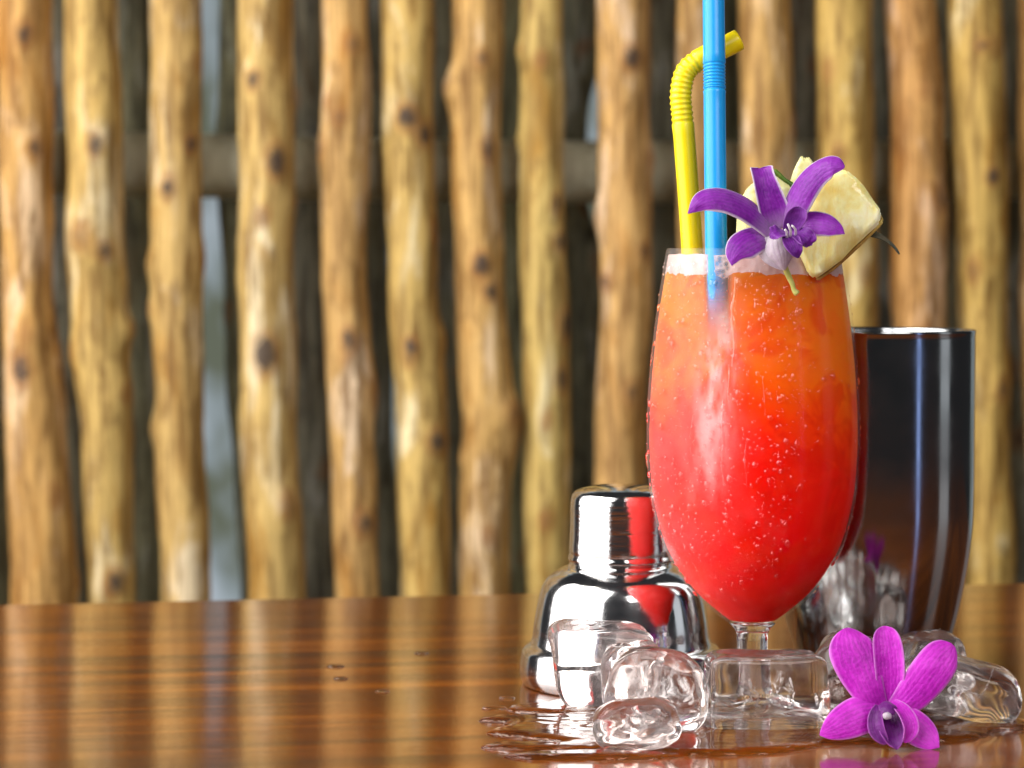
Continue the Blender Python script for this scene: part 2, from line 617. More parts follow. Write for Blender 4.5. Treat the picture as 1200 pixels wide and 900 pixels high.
# ------------------------------------------------------------------ pole fence  (mm: wall distance, then height, x, radius)
POLES = [
    (1728, [(-84, -466.2, 18.9), (131, -468.2, 18.3), (343, -467.8, 18.9)]),
    (1737, [(-85, -402.0, 19.6), (130, -410.6, 19.0), (344, -410.5, 18.4)]),
    (1746, [(-86, -339.7, 24.0), (50, -344.5, 22.2), (149, -349.7, 18.5), (247, -350.0, 19.7), (345, -350.3, 20.3)]),
    (1754, [(-88, -292.6, 17.3), (25, -294.8, 18.6), (99, -298.5, 21.1), (192, -302.1, 21.1), (247, -302.2, 20.4), (345, -303.2, 19.2)]),
    (1763, [(-89, -237.7, 18.0), (49, -243.0, 18.0), (149, -244.8, 19.0), (248, -244.2, 18.7), (346, -243.5, 18.7)]),
    (1772, [(-90, -173.0, 20.6), (49, -178.6, 21.0), (149, -180.0, 20.6), (248, -180.1, 20.6), (347, -180.2, 20.3)]),
    (1781, [(-91, -115.7, 16.3), (48, -118.4, 17.0), (149, -123.7, 16.3), (249, -122.1, 17.9), (348, -122.4, 17.0)]),
    (1789, [(-92, -64.1, 18.9), (48, -67.7, 19.3), (149, -73.2, 18.3), (249, -76.7, 18.9), (349, -76.5, 19.6)]),
    (1796, [(-93, -20.4, 19.0), (47, -19.1, 19.7), (149, -24.1, 18.4), (250, -26.5, 18.4), (350, -25.2, 19.0)]),
    (1804, [(-88, 26.9, 17.2), (47, 25.5, 17.8), (149, 23.5, 17.2), (250, 21.6, 16.6), (351, 22.1, 15.9)]),
    (1813, [(-89, 79.8, 19.8), (46, 82.1, 19.2), (149, 85.7, 19.8), (250, 83.5, 19.2), (352, 82.6, 20.5)]),
    (1822, [(-90, 147.4, 17.4), (148, 142.6, 16.7), (251, 139.6, 16.1), (353, 139.3, 16.1)]),
    (1830, [(-92, 200.0, 19.4), (148, 194.8, 19.4), (251, 191.7, 20.0), (354, 189.9, 19.4)]),
    (1839, [(-93, 263.7, 20.8), (148, 256.8, 20.8), (252, 252.9, 21.4), (355, 251.5, 21.4)]),
    (1847, [(-94, 318.6, 19.6), (44, 313.5, 20.2), (148, 310.1, 21.5), (252, 307.9, 20.2), (356, 303.2, 18.9)]),
    (1855, [(-95, 368.6, 19.6), (44, 363.4, 18.3), (148, 359.7, 19.6), (253, 356.8, 21.0), (356, 352.5, 21.0)]),
    (1863, [(-96, 420.5, 19.7), (129, 411.4, 19.7), (357, 406.3, 19.1)]),
    (1872, [(-97, 476.9, 19.8), (129, 468.8, 20.5), (358, 463.3, 19.8)]),
]
BACK = [
    (1888, [(-106, -473.1, 20.0), (360, -479.3, 20.0)]),
    (1898, [(-107, -408.2, 20.1), (361, -415.2, 20.1)]),
    (1907, [(-109, -349.2, 16.8), (362, -354.4, 16.8)]),
    (1916, [(-110, -291.0, 21.6), (363, -295.5, 21.0)]),
    (1928, [(-112, -205.0, 13.0), (-20, -207, 15.0), (60, -214, 15.0), (128, -216, 13.5), (240, -219.0, 16.5), (364, -217, 14)]),
    (1936, [(-113, -156.7, 19.1), (365, -162.9, 20.5)]),
    (1943, [(-114, -99.3, 19.2), (24, -110.0, 13.7), (196, -112.2, 13.7), (366, -109.0, 19.9)]),
    (1953, [(-115, -44.4, 19.3), (367, -54.8, 19.3)]),
    (1961, [(-116, 5.6, 19.4), (231, 4.1, 20.8), (368, 0.0, 15.2)]),
    (1967, [(-117, 62.8, 19.4), (148, 62.4, 19.4), (210, 47.1, 13.9), (272, 47.0, 13.9), (368, 62.1, 22.2)]),
    (1979, [(-119, 123.6, 19.6), (370, 122.1, 19.6)]),
    (1986, [(-120, 184.7, 19.6), (260, 169.0, 17.5), (371, 168.5, 19.6)]),
    (1998, [(-121, 251.1, 21.2), (372, 241.0, 21.2)]),
    (2008, [(-123, 316.5, 21.3), (373, 304.2, 21.3)]),
    (2017, [(-124, 373.7, 21.4), (374, 359.2, 21.4)]),
    (2025, [(-125, 428.4, 21.4), (375, 414.7, 21.4)]),
    (2034, [(-126, 488.1, 21.5), (376, 473.6, 21.5)]),
]
for _k in range(1, 5):          # the fence goes on past the frame on both sides
    _a = -466 - 66 * _k + 5 * math.sin(_k * 2.1)
    _b = 469 + 62 * _k + 5 * math.sin(_k * 1.7)
    for _x in (_a, _b):
        POLES.append((round(1800 + .153 * _x), [(-90, _x + 4, 19.5), (130, _x, 19), (345, _x - 2, 19.5)]))
        BACK.append((round(1960 + .153 * _x), [(-110, _x + 30, 20), (365, _x + 26, 20)]))
# knots seen on the front poles: pole index -> (height mm, angle deg from facing the viewer (+ = right), radius mm, swell mm, darkness)
KNOTS = {
    2: [(318, 10, 9, 2, .7), (238, 30, 7, 2, .8), (105, 5, 10, 3, .35), (80, -10, 9, 2, .8), (-10, 40, 9, 2, .4)],
    3: [(240, 10, 6, 1.5, .9), (175, -15, 12, 4, .5), (165, 25, 8, 3, .7), (108, 75, 8, 6, .3), (92, -60, 9, 3, .3), (-75, 20, 10, 2.5, .8), (62, 60, 10, 3, .4)],
    4: [(242, 45, 7, 1.5, .8), (210, -10, 7, 2, .8), (155, -80, 9, 4, .2), (35, -80, 8, 4, .2), (160, 80, 9, 3, .5), (300, 60, 8, 2, .4)],
    5: [(288, -20, 7, 2, .8), (230, 25, 9, 2, .9), (90, 0, 10, 2.5, 1.1), (190, 0, 6, 1.5, .6), (-20, 35, 9, 2.5, .5)],
    6: [(262, -10, 7, 2, .6), (315, 20, 8, 2, .6), (100, 5, 7, 3, .8), (85, -5, 8, 2, .3), (60, 75, 12, 4, .4), (-35, 30, 10, 3, .7), (240, -70, 8, 3, .6)],
    7: [(262, 0, 10, 3, .9), (250, 40, 7, 2, .9), (95, -10, 7, 2, .9), (100, 85, 8, 4, .2), (25, 35, 9, 3, .9), (180, 60, 7, 2, .5)],
    8: [(285, -85, 11, 7, .25), (305, 10, 7, 2, .7), (240, 30, 8, 2, .7), (155, 5, 9, 3, .9), (135, 25, 7, 2, .9), (45, 65, 12, 7, .5), (20, 70, 9, 4, .4), (-45, 10, 9, 2, .4)],
    9: [(172, 50, 8, 2.5, .8), (200, 40, 6, 2, .8), (110, 55, 9, 2.5, .8), (70, 40, 8, 2, .8), (40, 0, 7, 1.5, .4), (-35, 0, 8, 1.5, .5)],
    10: [(308, 15, 9, 2, .9), (190, -80, 9, 4, .3), (165, 40, 7, 2, .7), (60, 20, 8, 2, .6), (235, 70, 9, 3, .4), (-30, -20, 9, 2, .4)],
    11: [(300, -20, 8, 2, .6), (120, 20, 8, 2, .5)],
    12: [(170, 15, 13, 4, .6), (260, 60, 8, 2, .5), (60, 0, 8, 2, .5)],
    13: [(200, 20, 7, 2, .9), (300, -40, 8, 2, .4), (80, 20, 8, 2, .6)],
    14: [(205, 40, 11, 3, .6), (285, 10, 8, 2, .4), (100, 0, 8, 2, .5)],
    15: [(222, 15, 7, 2, .9), (150, -30, 8, 2, .5), (60, 30, 8, 2, .6), (320, 30, 8, 2, .4)],
}


def pole_mesh(stations, knots, seed, wob=1.0, step=5.0, seg=28, z0=-330.0, z1=620.0):
    st = sorted(stations)
    zs = np.arange(z0, z1 + .1, step)
    sz = [s[0] for s in st]

    def interp(z, k):
        if z <= sz[0]:
            sl = (st[1][k] - st[0][k]) / (sz[1] - sz[0]) if k == 1 else 0
            return st[0][k] + sl * (z - sz[0])
        if z >= sz[-1]:
            sl = (st[-1][k] - st[-2][k]) / (sz[-1] - sz[-2]) if k == 1 else 0
            return st[-1][k] + sl * (z - sz[-1])
        i = max(j for j in range(len(sz) - 1) if sz[j] <= z)
        t = (z - sz[i]) / (sz[i + 1] - sz[i])
        t = t * t * (3 - 2 * t)
        return st[i][k] * (1 - t) + st[i + 1][k] * t
    x0 = interp(0, 1)
    V, K = [], []
    for z in zs:
        cx, r = interp(z, 1), interp(z, 2)
        cx += wob * 1.6 * mnoise.noise(Vector((seed * 3.1, 0, z * .014)))
        cyo = wob * 3.0 * mnoise.noise(Vector((seed * 3.1 + 50, 0, z * .010)))
        for k in range(seg):
            a = 2 * math.pi * k / seg
            dx, dy = math.cos(a), math.sin(a)
            rr = r * (1 + .07 * wob * mnoise.noise(Vector((dx * 1.1 + seed, dy * 1.1, z * .016)))
                      + .035 * wob * mnoise.noise(Vector((dx * 2.6 + seed, dy * 2.6, z * .06))))
            kn = 0
            for (kz, ka, kr, kh, kd) in knots:
                an = math.radians(-90 + ka)
                da = (a - an + math.pi) % (2 * math.pi) - math.pi
                d2 = ((da * r) ** 2 + ((z - kz) * (.55 + .4 * ((kz * 7.3) % 1))) ** 2) / (kr * kr)
                d2 *= 1 + .5 * mnoise.noise(Vector((da * r * .25 + kz, z * .2, seed)))
                if d2 < 6:
                    rr += kh * math.exp(-d2)
                    kn = max(kn, kd * math.exp(-d2 * 1.6))
            V.append((cx - x0 + rr * dx, cyo + rr * dy, z))
            K.append(kn)
    n = len(zs)
    F = []
    for i in range(n - 1):
        for k in range(seg):
            k2 = (k + 1) % seg
            F.append((i * seg + k, i * seg + k2, (i + 1) * seg + k2, (i + 1) * seg + k))
    F.append(tuple(range(seg))[::-1])
    F.append(tuple(range((n - 1) * seg, n * seg)))
    return [(x * MM, y * MM, z * MM) for x, y, z in V], F, K, x0


def add_pole(name, spec, knots, seed, mat, parent, wob=1.0, **kw):
    Y, st = spec
    V, F, K, x0 = pole_mesh(st, knots, seed, wob, **kw)
    o = mesh_obj(name, V, F, mat, parent)
    o.location = (x0 * MM, Y * MM, 0)
    a = o.data.attributes.new('knot', 'FLOAT', 'POINT')
    a.data.foreach_set('value', K)
    return o


TONES = [(1, .9, .75), (1, .86, .70), (1, .83, .66), (1, .97, .78), (.97, .92, .80), (1, .98, .84), (1, .88, .78), (.98, .96, .76), (1, .88, .74), (.98, 1, .80),
         (1, .86, .76), (.90, .78, .68), (.96, .84, .70), (.96, .92, .66), (1, .78, .64), (.97, .92, .64), (.94, .78, .62), (1, .9, .7)] + [(1, .9, .75), (.97, .93, .72)] * 4
fence = thing('pole_fence', 'fence of knotty peeled wooden poles standing behind the table', 'fence', (0, 1.8, 0))
rk = random.Random(11)
for i, spec in enumerate(POLES):
    kn = list(KNOTS.get(i, []))
    for _ in range(5):
        kn.append((rk.choice([rk.uniform(-80, 340), rk.uniform(360, 560), rk.uniform(-300, -100)]), rk.uniform(-95, 95), rk.uniform(4, 9), rk.uniform(1, 4), rk.uniform(.15, .8)))
    o = add_pole('pole', spec, kn, i + 1, M_pole, fence)
    o.color = (*TONES[i], 1)
    o.location.y -= 1.8
for i, spec in enumerate(BACK):
    kn = [(rk.uniform(-100, 360), rk.uniform(-90, 90), rk.uniform(6, 10), 2, .6) for _ in range(4)]
    o = add_pole('weathered_pole', spec, kn, i + 40, M_back, fence, .8, step=10, seg=18)
    g = rk.uniform(.55, 1.1)
    o.color = (g, g * rk.uniform(.94, 1.02), g * rk.uniform(.85, 1.05), 1)
    o.location.y -= 1.8
# the rail the poles are fixed to
n = 60
path = [(-0.78 + 1.56 * t, (1.858 - 1.8) + 0.153 * (-0.78 + 1.56 * t), 0.229 + 0.003 * math.sin(t * 9)) for t in np.linspace(0, 1, n)]
V, F = tube(path, [0.024 + 0.0012 * mnoise.noise(Vector((t * 9, 3, 1))) for t in range(n)], 20)
mesh_obj('rail', V, F, M_rail, fence)

# ------------------------------------------------------------------ table
bm = bmesh.new()
bmesh.ops.create_cube(bm, size=1.0)
L, D, H = 2.2, 1.05, 0.040
for v in bm.verts:
    v.co = Vector((v.co.x * L, v.co.y * D, (v.co.z - .5) * H))
bmesh.ops.bevel(bm, geom=bm.edges[:], offset=0.0025, segments=3, affect='EDGES', profile=0.5)
me = bpy.data.meshes.new('wooden_table')
bm.to_mesh(me)
bm.free()
table = bpy.data.objects.new('wooden_table', me)
C.objects.link(table)
me.materials.append(M_table)
ang = math.atan2(1.1724 - 1.0983, 0.2496 + 0.2339)
nrm = Vector((-math.sin(ang), math.cos(ang), 0))
table.location = Vector((0, 1.1335, 0)) - nrm * (D / 2)
table.rotation_euler = (0, 0, ang)
tag(table, 'glossy reddish brown varnished wooden table top with fine horizontal grain', 'table')

# ------------------------------------------------------------------ cocktail glass
GX, GY = 0.0838, 0.838
glass = thing('cocktail_glass', 'tall tulip shaped cocktail glass beaded with condensation on a short stem', 'glass', (GX, GY, 0))
OUT = [(5.6, 27.6), (8.2, 30.2), (10.6, 32.0), (13.8, 34.6), (18.9, 39.0), (24.2, 45.2), (29.8, 54.4), (33.1, 63.3), (35.7, 75.2), (36.7, 87.0), (36.95, 97.0),
       (36.3, 113.7), (34.9, 128.5), (33.4, 140.3), (31.6, 152.0), (30.3, 160.0)]
outc = catmull(OUT, 90)


def r_out(z):
    return float(np.interp(z, outc[:, 1], outc[:, 0]))


WALL = 0.9
inner = []
for i, (r, z) in enumerate(outc):
    if z < 30.6:
        continue
    t = outc[min(i + 1, len(outc) - 1)] - outc[max(i - 1, 0)]
    t = t / np.linalg.norm(t)
    inner.append((r - WALL * t[1], z + WALL * t[0]))
# rounded lip
lip = [(outc[-1][0] - .1, 160.4), (outc[-1][0] - .45, 160.55), (outc[-1][0] - .8, 160.4)]
bowl_prof = [(r, z) for r, z in outc if z > 30.3] + lip + inner[::-1] + [(5, 30.7), (0, 30.5)]
V, F = lathe([(r * MM, z * MM) for r, z in bowl_prof], 128)
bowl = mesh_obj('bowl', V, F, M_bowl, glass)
# the solid glass below the drink, stem and foot, one refracting piece each
stem_prof = [(0, 30.3), (6.0, 30.3), (r_out(30.1) - .1, 30.1), (r_out(29.6), 29.6), (r_out(28.5), 28.5), (5.6, 27.0), (5.3, 24), (5.3, 14), (5.6, 9), (6.4, 6.2), (0, 6.0)]
V, F = lathe([(r * MM, z * MM) for r, z in stem_prof[::-1]], 64)
mesh_obj('stem', V, F, M_glass, glass)
foot_prof = [(0, 5.9), (6.6, 5.9), (8.5, 4.9), (12, 4.0), (18, 3.1), (22.5, 2.5), (23.6, 2.0), (23.8, 1.3), (23.3, .5), (22, .15), (0, .15)]
V, F = lathe([(r * MM, z * MM) for r, z in foot_prof[::-1]], 96)
mesh_obj('foot', V, F, M_glass, glass)

# condensation on the bowl
tv, tf = lathe([(1.0, 0.0), (.86, .30), (.5, .52), (0, .60)], 9)
tv = np.array(tv)
DV, DF, nv = [], [], 0
for q in range(1300):
    if q < 860:
        z = 40 + 116 * rng.random() ** .8
        phi = rng.normal(-122, 30)
    elif q < 1060:
        z = 55 + 95 * rng.random()
        phi = rng.normal(-88, 9)
    else:
        z = 40 + 112 * rng.random()
        phi = rng.uniform(-180, 0)
    if not -200 < phi < 20:
        continue
    s = min(1.5, .22 + abs(rng.normal(0, .17)) + (.8 * rng.random() if rng.random() < .13 else 0))
    a = math.radians(phi)
    r = r_out(z)
    dr = (r_out(z + .5) - r_out(z - .5))
    N = np.array([math.cos(a), math.sin(a), -dr])
    N /= np.linalg.norm(N)
    T = np.array([-math.sin(a), math.cos(a), 0])
    B = np.cross(N, T)
    st = 1 + .55 * rng.random() if s > .45 else 1 + .2 * rng.random()
    P = np.array([r * math.cos(a), r * math.sin(a), z]) + N * .02
    pts = P + s * (tv[:, :1] * T + tv[:, 1:2] * B * st + tv[:, 2:3] * N)
    DV.append(pts)
    DF += [tuple(i + nv for i in f) for f in tf]
    nv += len(tv)


def trail(phi0, z0, z1, w, seed):
    """a trickle of water down the glass"""
    global nv
    zs = np.arange(z0, z1, -1.0)
    rows = []
    for i, z in enumerate(zs):
        a = math.radians(phi0 + 2.6 * mnoise.noise(Vector((seed, z * .09, 0))))
        ww = w * (.55 + .45 * mnoise.noise(Vector((seed + 9, z * .35, 0)))) * math.sin(math.pi * min(1, (i + .6) / len(zs))) ** .4
        ww = max(ww, .12)
        r = r_out(z)
        N = np.array([math.cos(a), math.sin(a), 0]); T = np.array([-math.sin(a), math.cos(a), 0])
        rows.append([np.array([r * N[0], r * N[1], z]) + T * ww * u + N * (.03 + ww * .45 * (1 - u * u)) for u in (-1, -.6, 0, .6, 1)])
    base = nv
    for row in rows:
        DV.append(np.array(row))
    for i in range(len(rows) - 1):
        for k in range(4):
            DF.append((base + i * 5 + k, base + (i + 1) * 5 + k, base + (i + 1) * 5 + k + 1, base + i * 5 + k + 1))
    nv += 5 * len(rows)


trail(-107, 151, 120, 1.3, 1)
trail(-109, 122, 108, .8, 2)
trail(-112, 110, 80, 1.0, 3)
trail(-100, 96, 80, .4, 4)
trail(-90, 118, 104, .3, 5)
trail(-130, 105, 88, .35, 6)
cond = mesh_obj('condensation', np.vstack(DV) * MM, DF, M_dew, glass)
cond['kind'] = 'stuff'

# ------------------------------------------------------------------ the drink inside
drink = thing('cocktail_drink', 'orange to red layered iced punch filling the tulip glass', 'drink', (GX, GY, 0))
inn = np.array(inner)


def r_in(z):
    return float(np.interp(z, inn[:, 1], inn[:, 0])) - .12


zs = list(np.r_[np.linspace(31.6, 38, 10), np.linspace(39, 152.5, 60)])
prof = [(0, 30.9), (5, 31.1)] + [(r_in(z), z) for z in zs] + [(r_in(152.5) - 1.5, 153.0), (0, 153.0)]
V, F = lathe([(r * MM, z * MM) for r, z in prof], 96)
mesh_obj('liquid', V, F, M_liquid, drink)
# foam
seg = 160
rows = 7
V, F = [], []
for j in range(rows):
    t = j / (rows - 1)
    for k in range(seg):
        a = 2 * math.pi * k / seg
        zb = 151.4 + 1.5 * mnoise.noise(Vector((math.cos(a) * 3.2, math.sin(a) * 3.2, 4))) + .9 * mnoise.noise(Vector((math.cos(a) * 11, math.sin(a) * 11, 8)))
        zt = 158.4 + .5 * mnoise.noise(Vector((math.cos(a) * 5, math.sin(a) * 5, 1)))
        z = zb * (1 - t) + zt * t
        r = r_in(z) + .07 - (.12 if j == 0 else 0)
        V.append((r * math.cos(a) * MM, r * math.sin(a) * MM, z * MM))
for j in range(rows - 1):
    for k in range(seg):
        k2 = (k + 1) % seg
        F.append((j * seg + k, j * seg + k2, (j + 1) * seg + k2, (j + 1) * seg + k))
prev = (rows - 1) * seg
for f_ in (.92, .75, .5, .25):
    base = len(V)
    for k in range(seg):
        a = 2 * math.pi * k / seg
        r = r_in(158) * f_
        x, y = r * math.cos(a), r * math.sin(a)
        V.append((x * MM, y * MM, (157.9 + .7 * mnoise.noise(Vector((x * .22, y * .22, 0)))) * MM))
    for k in range(seg):
        k2 = (k + 1) % seg
        F.append((prev + k, prev + k2, base + k2, base + k))
    prev = base
V.append((0, 0, 157.9 * MM))
for k in range(seg):
    F.append((prev + k, prev + (k + 1) % seg, len(V) - 1))
mesh_obj('foam', V, F, M_foam, drink)


# ------------------------------------------------------------------ straws
def straw(name, label, path, ribs, mat, r=3.75, n=170):
    P = catmull(path, n)
    seglen = np.r_[0, np.cumsum(np.linalg.norm(np.diff(P, axis=0), axis=1))]
    d0, d1, count = ribs
    # denser samples: resample evenly by length
    s = np.unique(np.r_[np.arange(0, d0, 4.0), np.linspace(d0, d1, count * 6), np.arange(d1, seglen[-1], 3.0), seglen[-1]])
    Q = np.stack([np.interp(s, seglen, P[:, k]) for k in range(3)], 1)
    rad = np.full(len(s), r)
    inb = (s >= d0) & (s <= d1)
    rad[inb] = r * (1.0 + .055 * np.cos((s[inb] - d0) / (d1 - d0) * count * 2 * math.pi) - .02)
    V1, F1 = tube(Q, rad, 28, cap=False)
    V2, F2 = tube(Q, rad - .22, 28, cap=False)
    nn = len(V1)
    F = F1 + [tuple(i + nn for i in f[::-1]) for f in F2]
    e = (len(s) - 1) * 28
    for k in range(28):
        k2 = (k + 1) % 28
        F.append((e + k, e + k2, nn + e + k2, nn + e + k))
        F.append((k2, k, nn + k, nn + k2))
    o = mesh_obj(name, np.array(V1 + V2) * MM, F, mat)
    tag(o, label, 'straw', 'drinking straws in the cocktail')
    return o


bx = 68.9
straw('drinking_straw', 'upright bright blue bendy straw standing in the cocktail',
      [(bx + 1.2, 818.0, 82), (bx + .6, 815.4, 110), (bx + .3, 813.6, 128), (bx + .2, 813.7, 140), (bx, 815.0, 150), (bx, 817.0, 160), (bx - .1, 820.6, 185), (bx - .1, 825.0, 213), (bx - .1, 826.6, 223), (bx - .2, 838.5, 300)],
      (132.8, 143.2, 9), M_blue)
straw('drinking_straw', 'yellow bendy straw bent over to the right behind the blue one',
      [(65.2, 831, 80), (63.9, 833, 120), (62.2, 835.5, 160), (59.6, 835.5, 195), (58.6, 835.5, 206), (58.1, 835.5, 214), (60.0, 835.5, 221.5), (66.0, 835.5, 226.2), (73.0, 836, 229.6), (78.0, 836.5, 232.2)],
      (123.5, 147.5, 13), M_yellow)


# ------------------------------------------------------------------ shakers
sh = thing('cocktail_shaker', 'polished steel shaker top with its cap on, resting on the table', 'cocktail shaker', (0.0405, 0.890, 0))
S = [(36.6, .3), (37.0, 1.2), (37.0, 10.6), (36.6, 12.4), (35.4, 13.9), (33.8, 15.0), (33.2, 16.6), (32.4, 22), (31.4, 28), (30.6, 32), (29.4, 36), (27.2, 39.4), (24.2, 41.6), (21.5, 43.0), (19.6, 43.9), (19.2, 44.6), (0, 44.8)]
V, F = lathe([(r * MM, z * MM) for r, z in [(35.4, .3)] + smooth_profile(S, .8)], 128)
mesh_obj('strainer_body', V, F, M_steel, sh)
capp = [(18.9, 45.2), (19.5, 45.6), (19.6, 47.4), (19.2, 48.2), (19.3, 49.0), (19.1, 54), (18.9, 60), (18.75, 67.5), (18.4, 69.6), (17.5, 71.0), (15.8, 71.9), (13, 72.7), (8, 73.6), (3, 73.9), (0, 74.0)]
V, F = lathe([(r * MM, z * MM) for r, z in smooth_profile(capp, .8)], 128)
mesh_obj('cap', V, F, M_cap, sh)

TZ = [(0, .4), (25.0, .4), (26.2, 1.2), (29.2, 12), (31.8, 21.2), (33.9, 30.8), (36.1, 43.0), (37.2, 51.5), (37.85, 60), (38.0, 68), (38.0, 95), (38.0, 126), (38.0, 129.0), (38.15, 129.8), (38.15, 130.3), (37.9, 130.8), (37.4, 130.6), (36.9, 129.6), (36.9, 68), (35.0, 43), (28, 14), (24, 3), (0, 2.4)]
V, F = lathe([(r * MM, z * MM) for r, z in smooth_profile(TZ, 1.2)], 128)
tin = mesh_obj('shaker_tin', V, F, M_tin, None, loc=(0.1350, 0.905, 0))
tag(tin, 'dark open steel shaker tin standing upright behind the glass', 'cocktail shaker')


# ------------------------------------------------------------------ orchids
def petal(name, parent, pts, widths, mat, normal=(0, -1, 0), cup=0.0, ruffle=0.0, nu=22, nv_=13, thick=.35, twist=0.0, seed=0, tipcup=None):
    """pts: centre line in mm (x, y, z) world; widths: full width in mm at the same stations"""
    ts = 1 - (1 - np.linspace(0, 1, nu)) ** 1.7
    P = catmull(pts, nu, ts)
    W = np.maximum(catmull([[w] for w in widths], nu, ts)[:, 0], .15)
    W = np.maximum(W * np.sqrt(np.clip(1 - (np.clip(ts - .90, 0, 1) / .102) ** 2, 0, 1)), .15)
    T = np.gradient(P, axis=0)
    T /= np.linalg.norm(T, axis=1)[:, None]
    N0 = np.array(normal, float)
    V, UV = [], []
    for i in range(nu):
        t = ts[i]
        side = np.cross(T[i], N0)
        side /= np.linalg.norm(side)
        nn = np.cross(side, T[i])
        if twist:
            a = math.radians(twist) * t
            side, nn = side * math.cos(a) + nn * math.sin(a), nn * math.cos(a) - side * math.sin(a)
        cu = cup if tipcup is None else cup * (1 - t) + tipcup * t
        for k in range(nv_):
            v = -1 + 2 * k / (nv_ - 1)
            off = cu * W[i] * .5 * v * v
            off += ruffle * abs(v) ** 2 * math.sin(i * .9 + (2 if v > 0 else 0) + seed) + .25 * mnoise.noise(Vector((i * .3 + seed, v * 2, seed)))
            V.append(P[i] + side * W[i] * .5 * v + nn * off)
            UV.append((k / (nv_ - 1), t))
    F = []
    for i in range(nu - 1):
        for k in range(nv_ - 1):
            F.append((i * nv_ + k, i * nv_ + k + 1, (i + 1) * nv_ + k + 1, (i + 1) * nv_ + k))
    o = mesh_obj(name, (np.array(V) - np.array(parent.location) / MM) * MM, F, mat, parent)
    uvl = o.data.uv_layers.new(name='UVMap')
    for lp in o.data.loops:
        uvl.data[lp.index].uv = UV[lp.vertex_index]
    md = o.modifiers.new('thick', 'SOLIDIFY')
    md.thickness = thick * MM
    md.offset = 0
    sd = o.modifiers.new('smooth', 'SUBSURF')
    sd.levels = sd.render_levels = 1
    return o


def blob(name, parent, c, size, mat, seed=0, rot=(0, 0, 0)):
    bm = bmesh.new()
    bmesh.ops.create_icosphere(bm, subdivisions=3, radius=1.0)
    Rm = Matrix.Rotation(R(rot[0]), 3, 'X') @ Matrix.Rotation(R(rot[1]), 3, 'Y') @ Matrix.Rotation(R(rot[2]), 3, 'Z')
    for v in bm.verts:
        f = 1 + .12 * mnoise.noise(v.co * 1.3 + Vector((seed, 0, 0)))
        p = Rm @ Vector((v.co.x * size[0] * f, v.co.y * size[1] * f, v.co.z * size[2] * f))
        v.co = (Vector(c) + p) * MM - Vector(parent.location)
    me = bpy.data.meshes.new(name)
    bm.to_mesh(me)
    bm.free()
    me.polygons.foreach_set('use_smooth', [True] * len(me.polygons))
    me.uv_layers.new(name='UVMap')
    me.materials.append(mat)
    o = bpy.data.objects.new(name, me)
    C.objects.link(o)
    o.parent = parent
    return o


o1 = thing('orchid_flower', 'violet orchid with curled white edged petals perched on the glass rim', 'flower', (0.0876, 0.797, 0.165), 'dendrobium orchids')
y1 = 799.0
# long arching petal to the left
petal('petal', o1, [(86.8, y1, 164.8), (82.0, y1 - 3, 170.0), (77.0, y1 - 5, 174.0), (69.5, y1 - 8, 176.8), (62.5, y1 - 10, 176.2), (57.3, y1 - 10, 171.6)], [6.5, 9.5, 11.5, 11.0, 8.5, 1.0], M_petA, (.25, -.72, .62), cup=-.30, seed=1)
# upright petal, its tip folded back
petal('petal', o1, [(88.0, y1 + 1, 166.5), (86.3, y1, 172.0), (84.2, y1 - .5, 178.5), (82.6, y1 + .5, 184.0), (82.0, y1 + 2.5, 186.8)], [6.0, 10.2, 9.0, 7.6, 8.0], M_petA, (.1, -1, .1), cup=.25, seed=2, tipcup=.5)
# arching petal to the right
petal('petal', o1, [(90.0, y1, 166.5), (91.8, y1 - 3, 173.0), (95.0, y1 - 5, 180.0), (99.3, y1 - 7, 185.2), (104.0, y1 - 9, 187.6), (108.2, y1 - 10, 186.6)], [6.5, 10.4, 11.2, 10.2, 8.4, 2.6], M_petA, (-.45, -.75, .45), cup=-.35, seed=3)
# lower right petal
petal('petal', o1, [(91.5, y1 - 2, 166.8), (96.0, y1 - 4, 168.8), (101.5, y1 - 6, 168.6), (105.5, y1 - 7, 167.0), (108.6, y1 - 8, 165.0)], [5.0, 8.8, 9.2, 6.4, .6], M_petA, (0, -.9, .45), cup=-.25, seed=4)
# lower left petal with a drawn tip
petal('petal', o1, [(86.4, y1 - 1, 164.8), (80.5, y1 - 4, 164.0), (75.6, y1 - 6, 161.6), (72.9, y1 - 7, 158.6), (71.9, y1 - 7.5, 154.6)], [6.4, 10.0, 11.0, 7.4, .5], M_petA, (-.15, -.9, .4), cup=-.30, seed=5)
# whitish chin below the lip
petal('chin', o1, [(87.3, y1 - 4, 165.0), (87.6, y1 - 6, 161.0), (88.6, y1 - 6, 157.0), (89.2, y1 - 4, 153.2)], [7.0, 11.6, 8.4, 1.2], M_white, (0, -1, .1), cup=-.55, seed=6, thick=.6)
petal('chin', o1, [(86.0, y1 - 3, 163.6), (82.0, y1 - 4, 161.2), (83.8, y1 - 4.5, 157.0), (88.4, y1 - 4, 153.4)], [2.4, 3.6, 3.0, .8], M_white, (0, -1, .1), cup=-.3, seed=16, thick=.5)
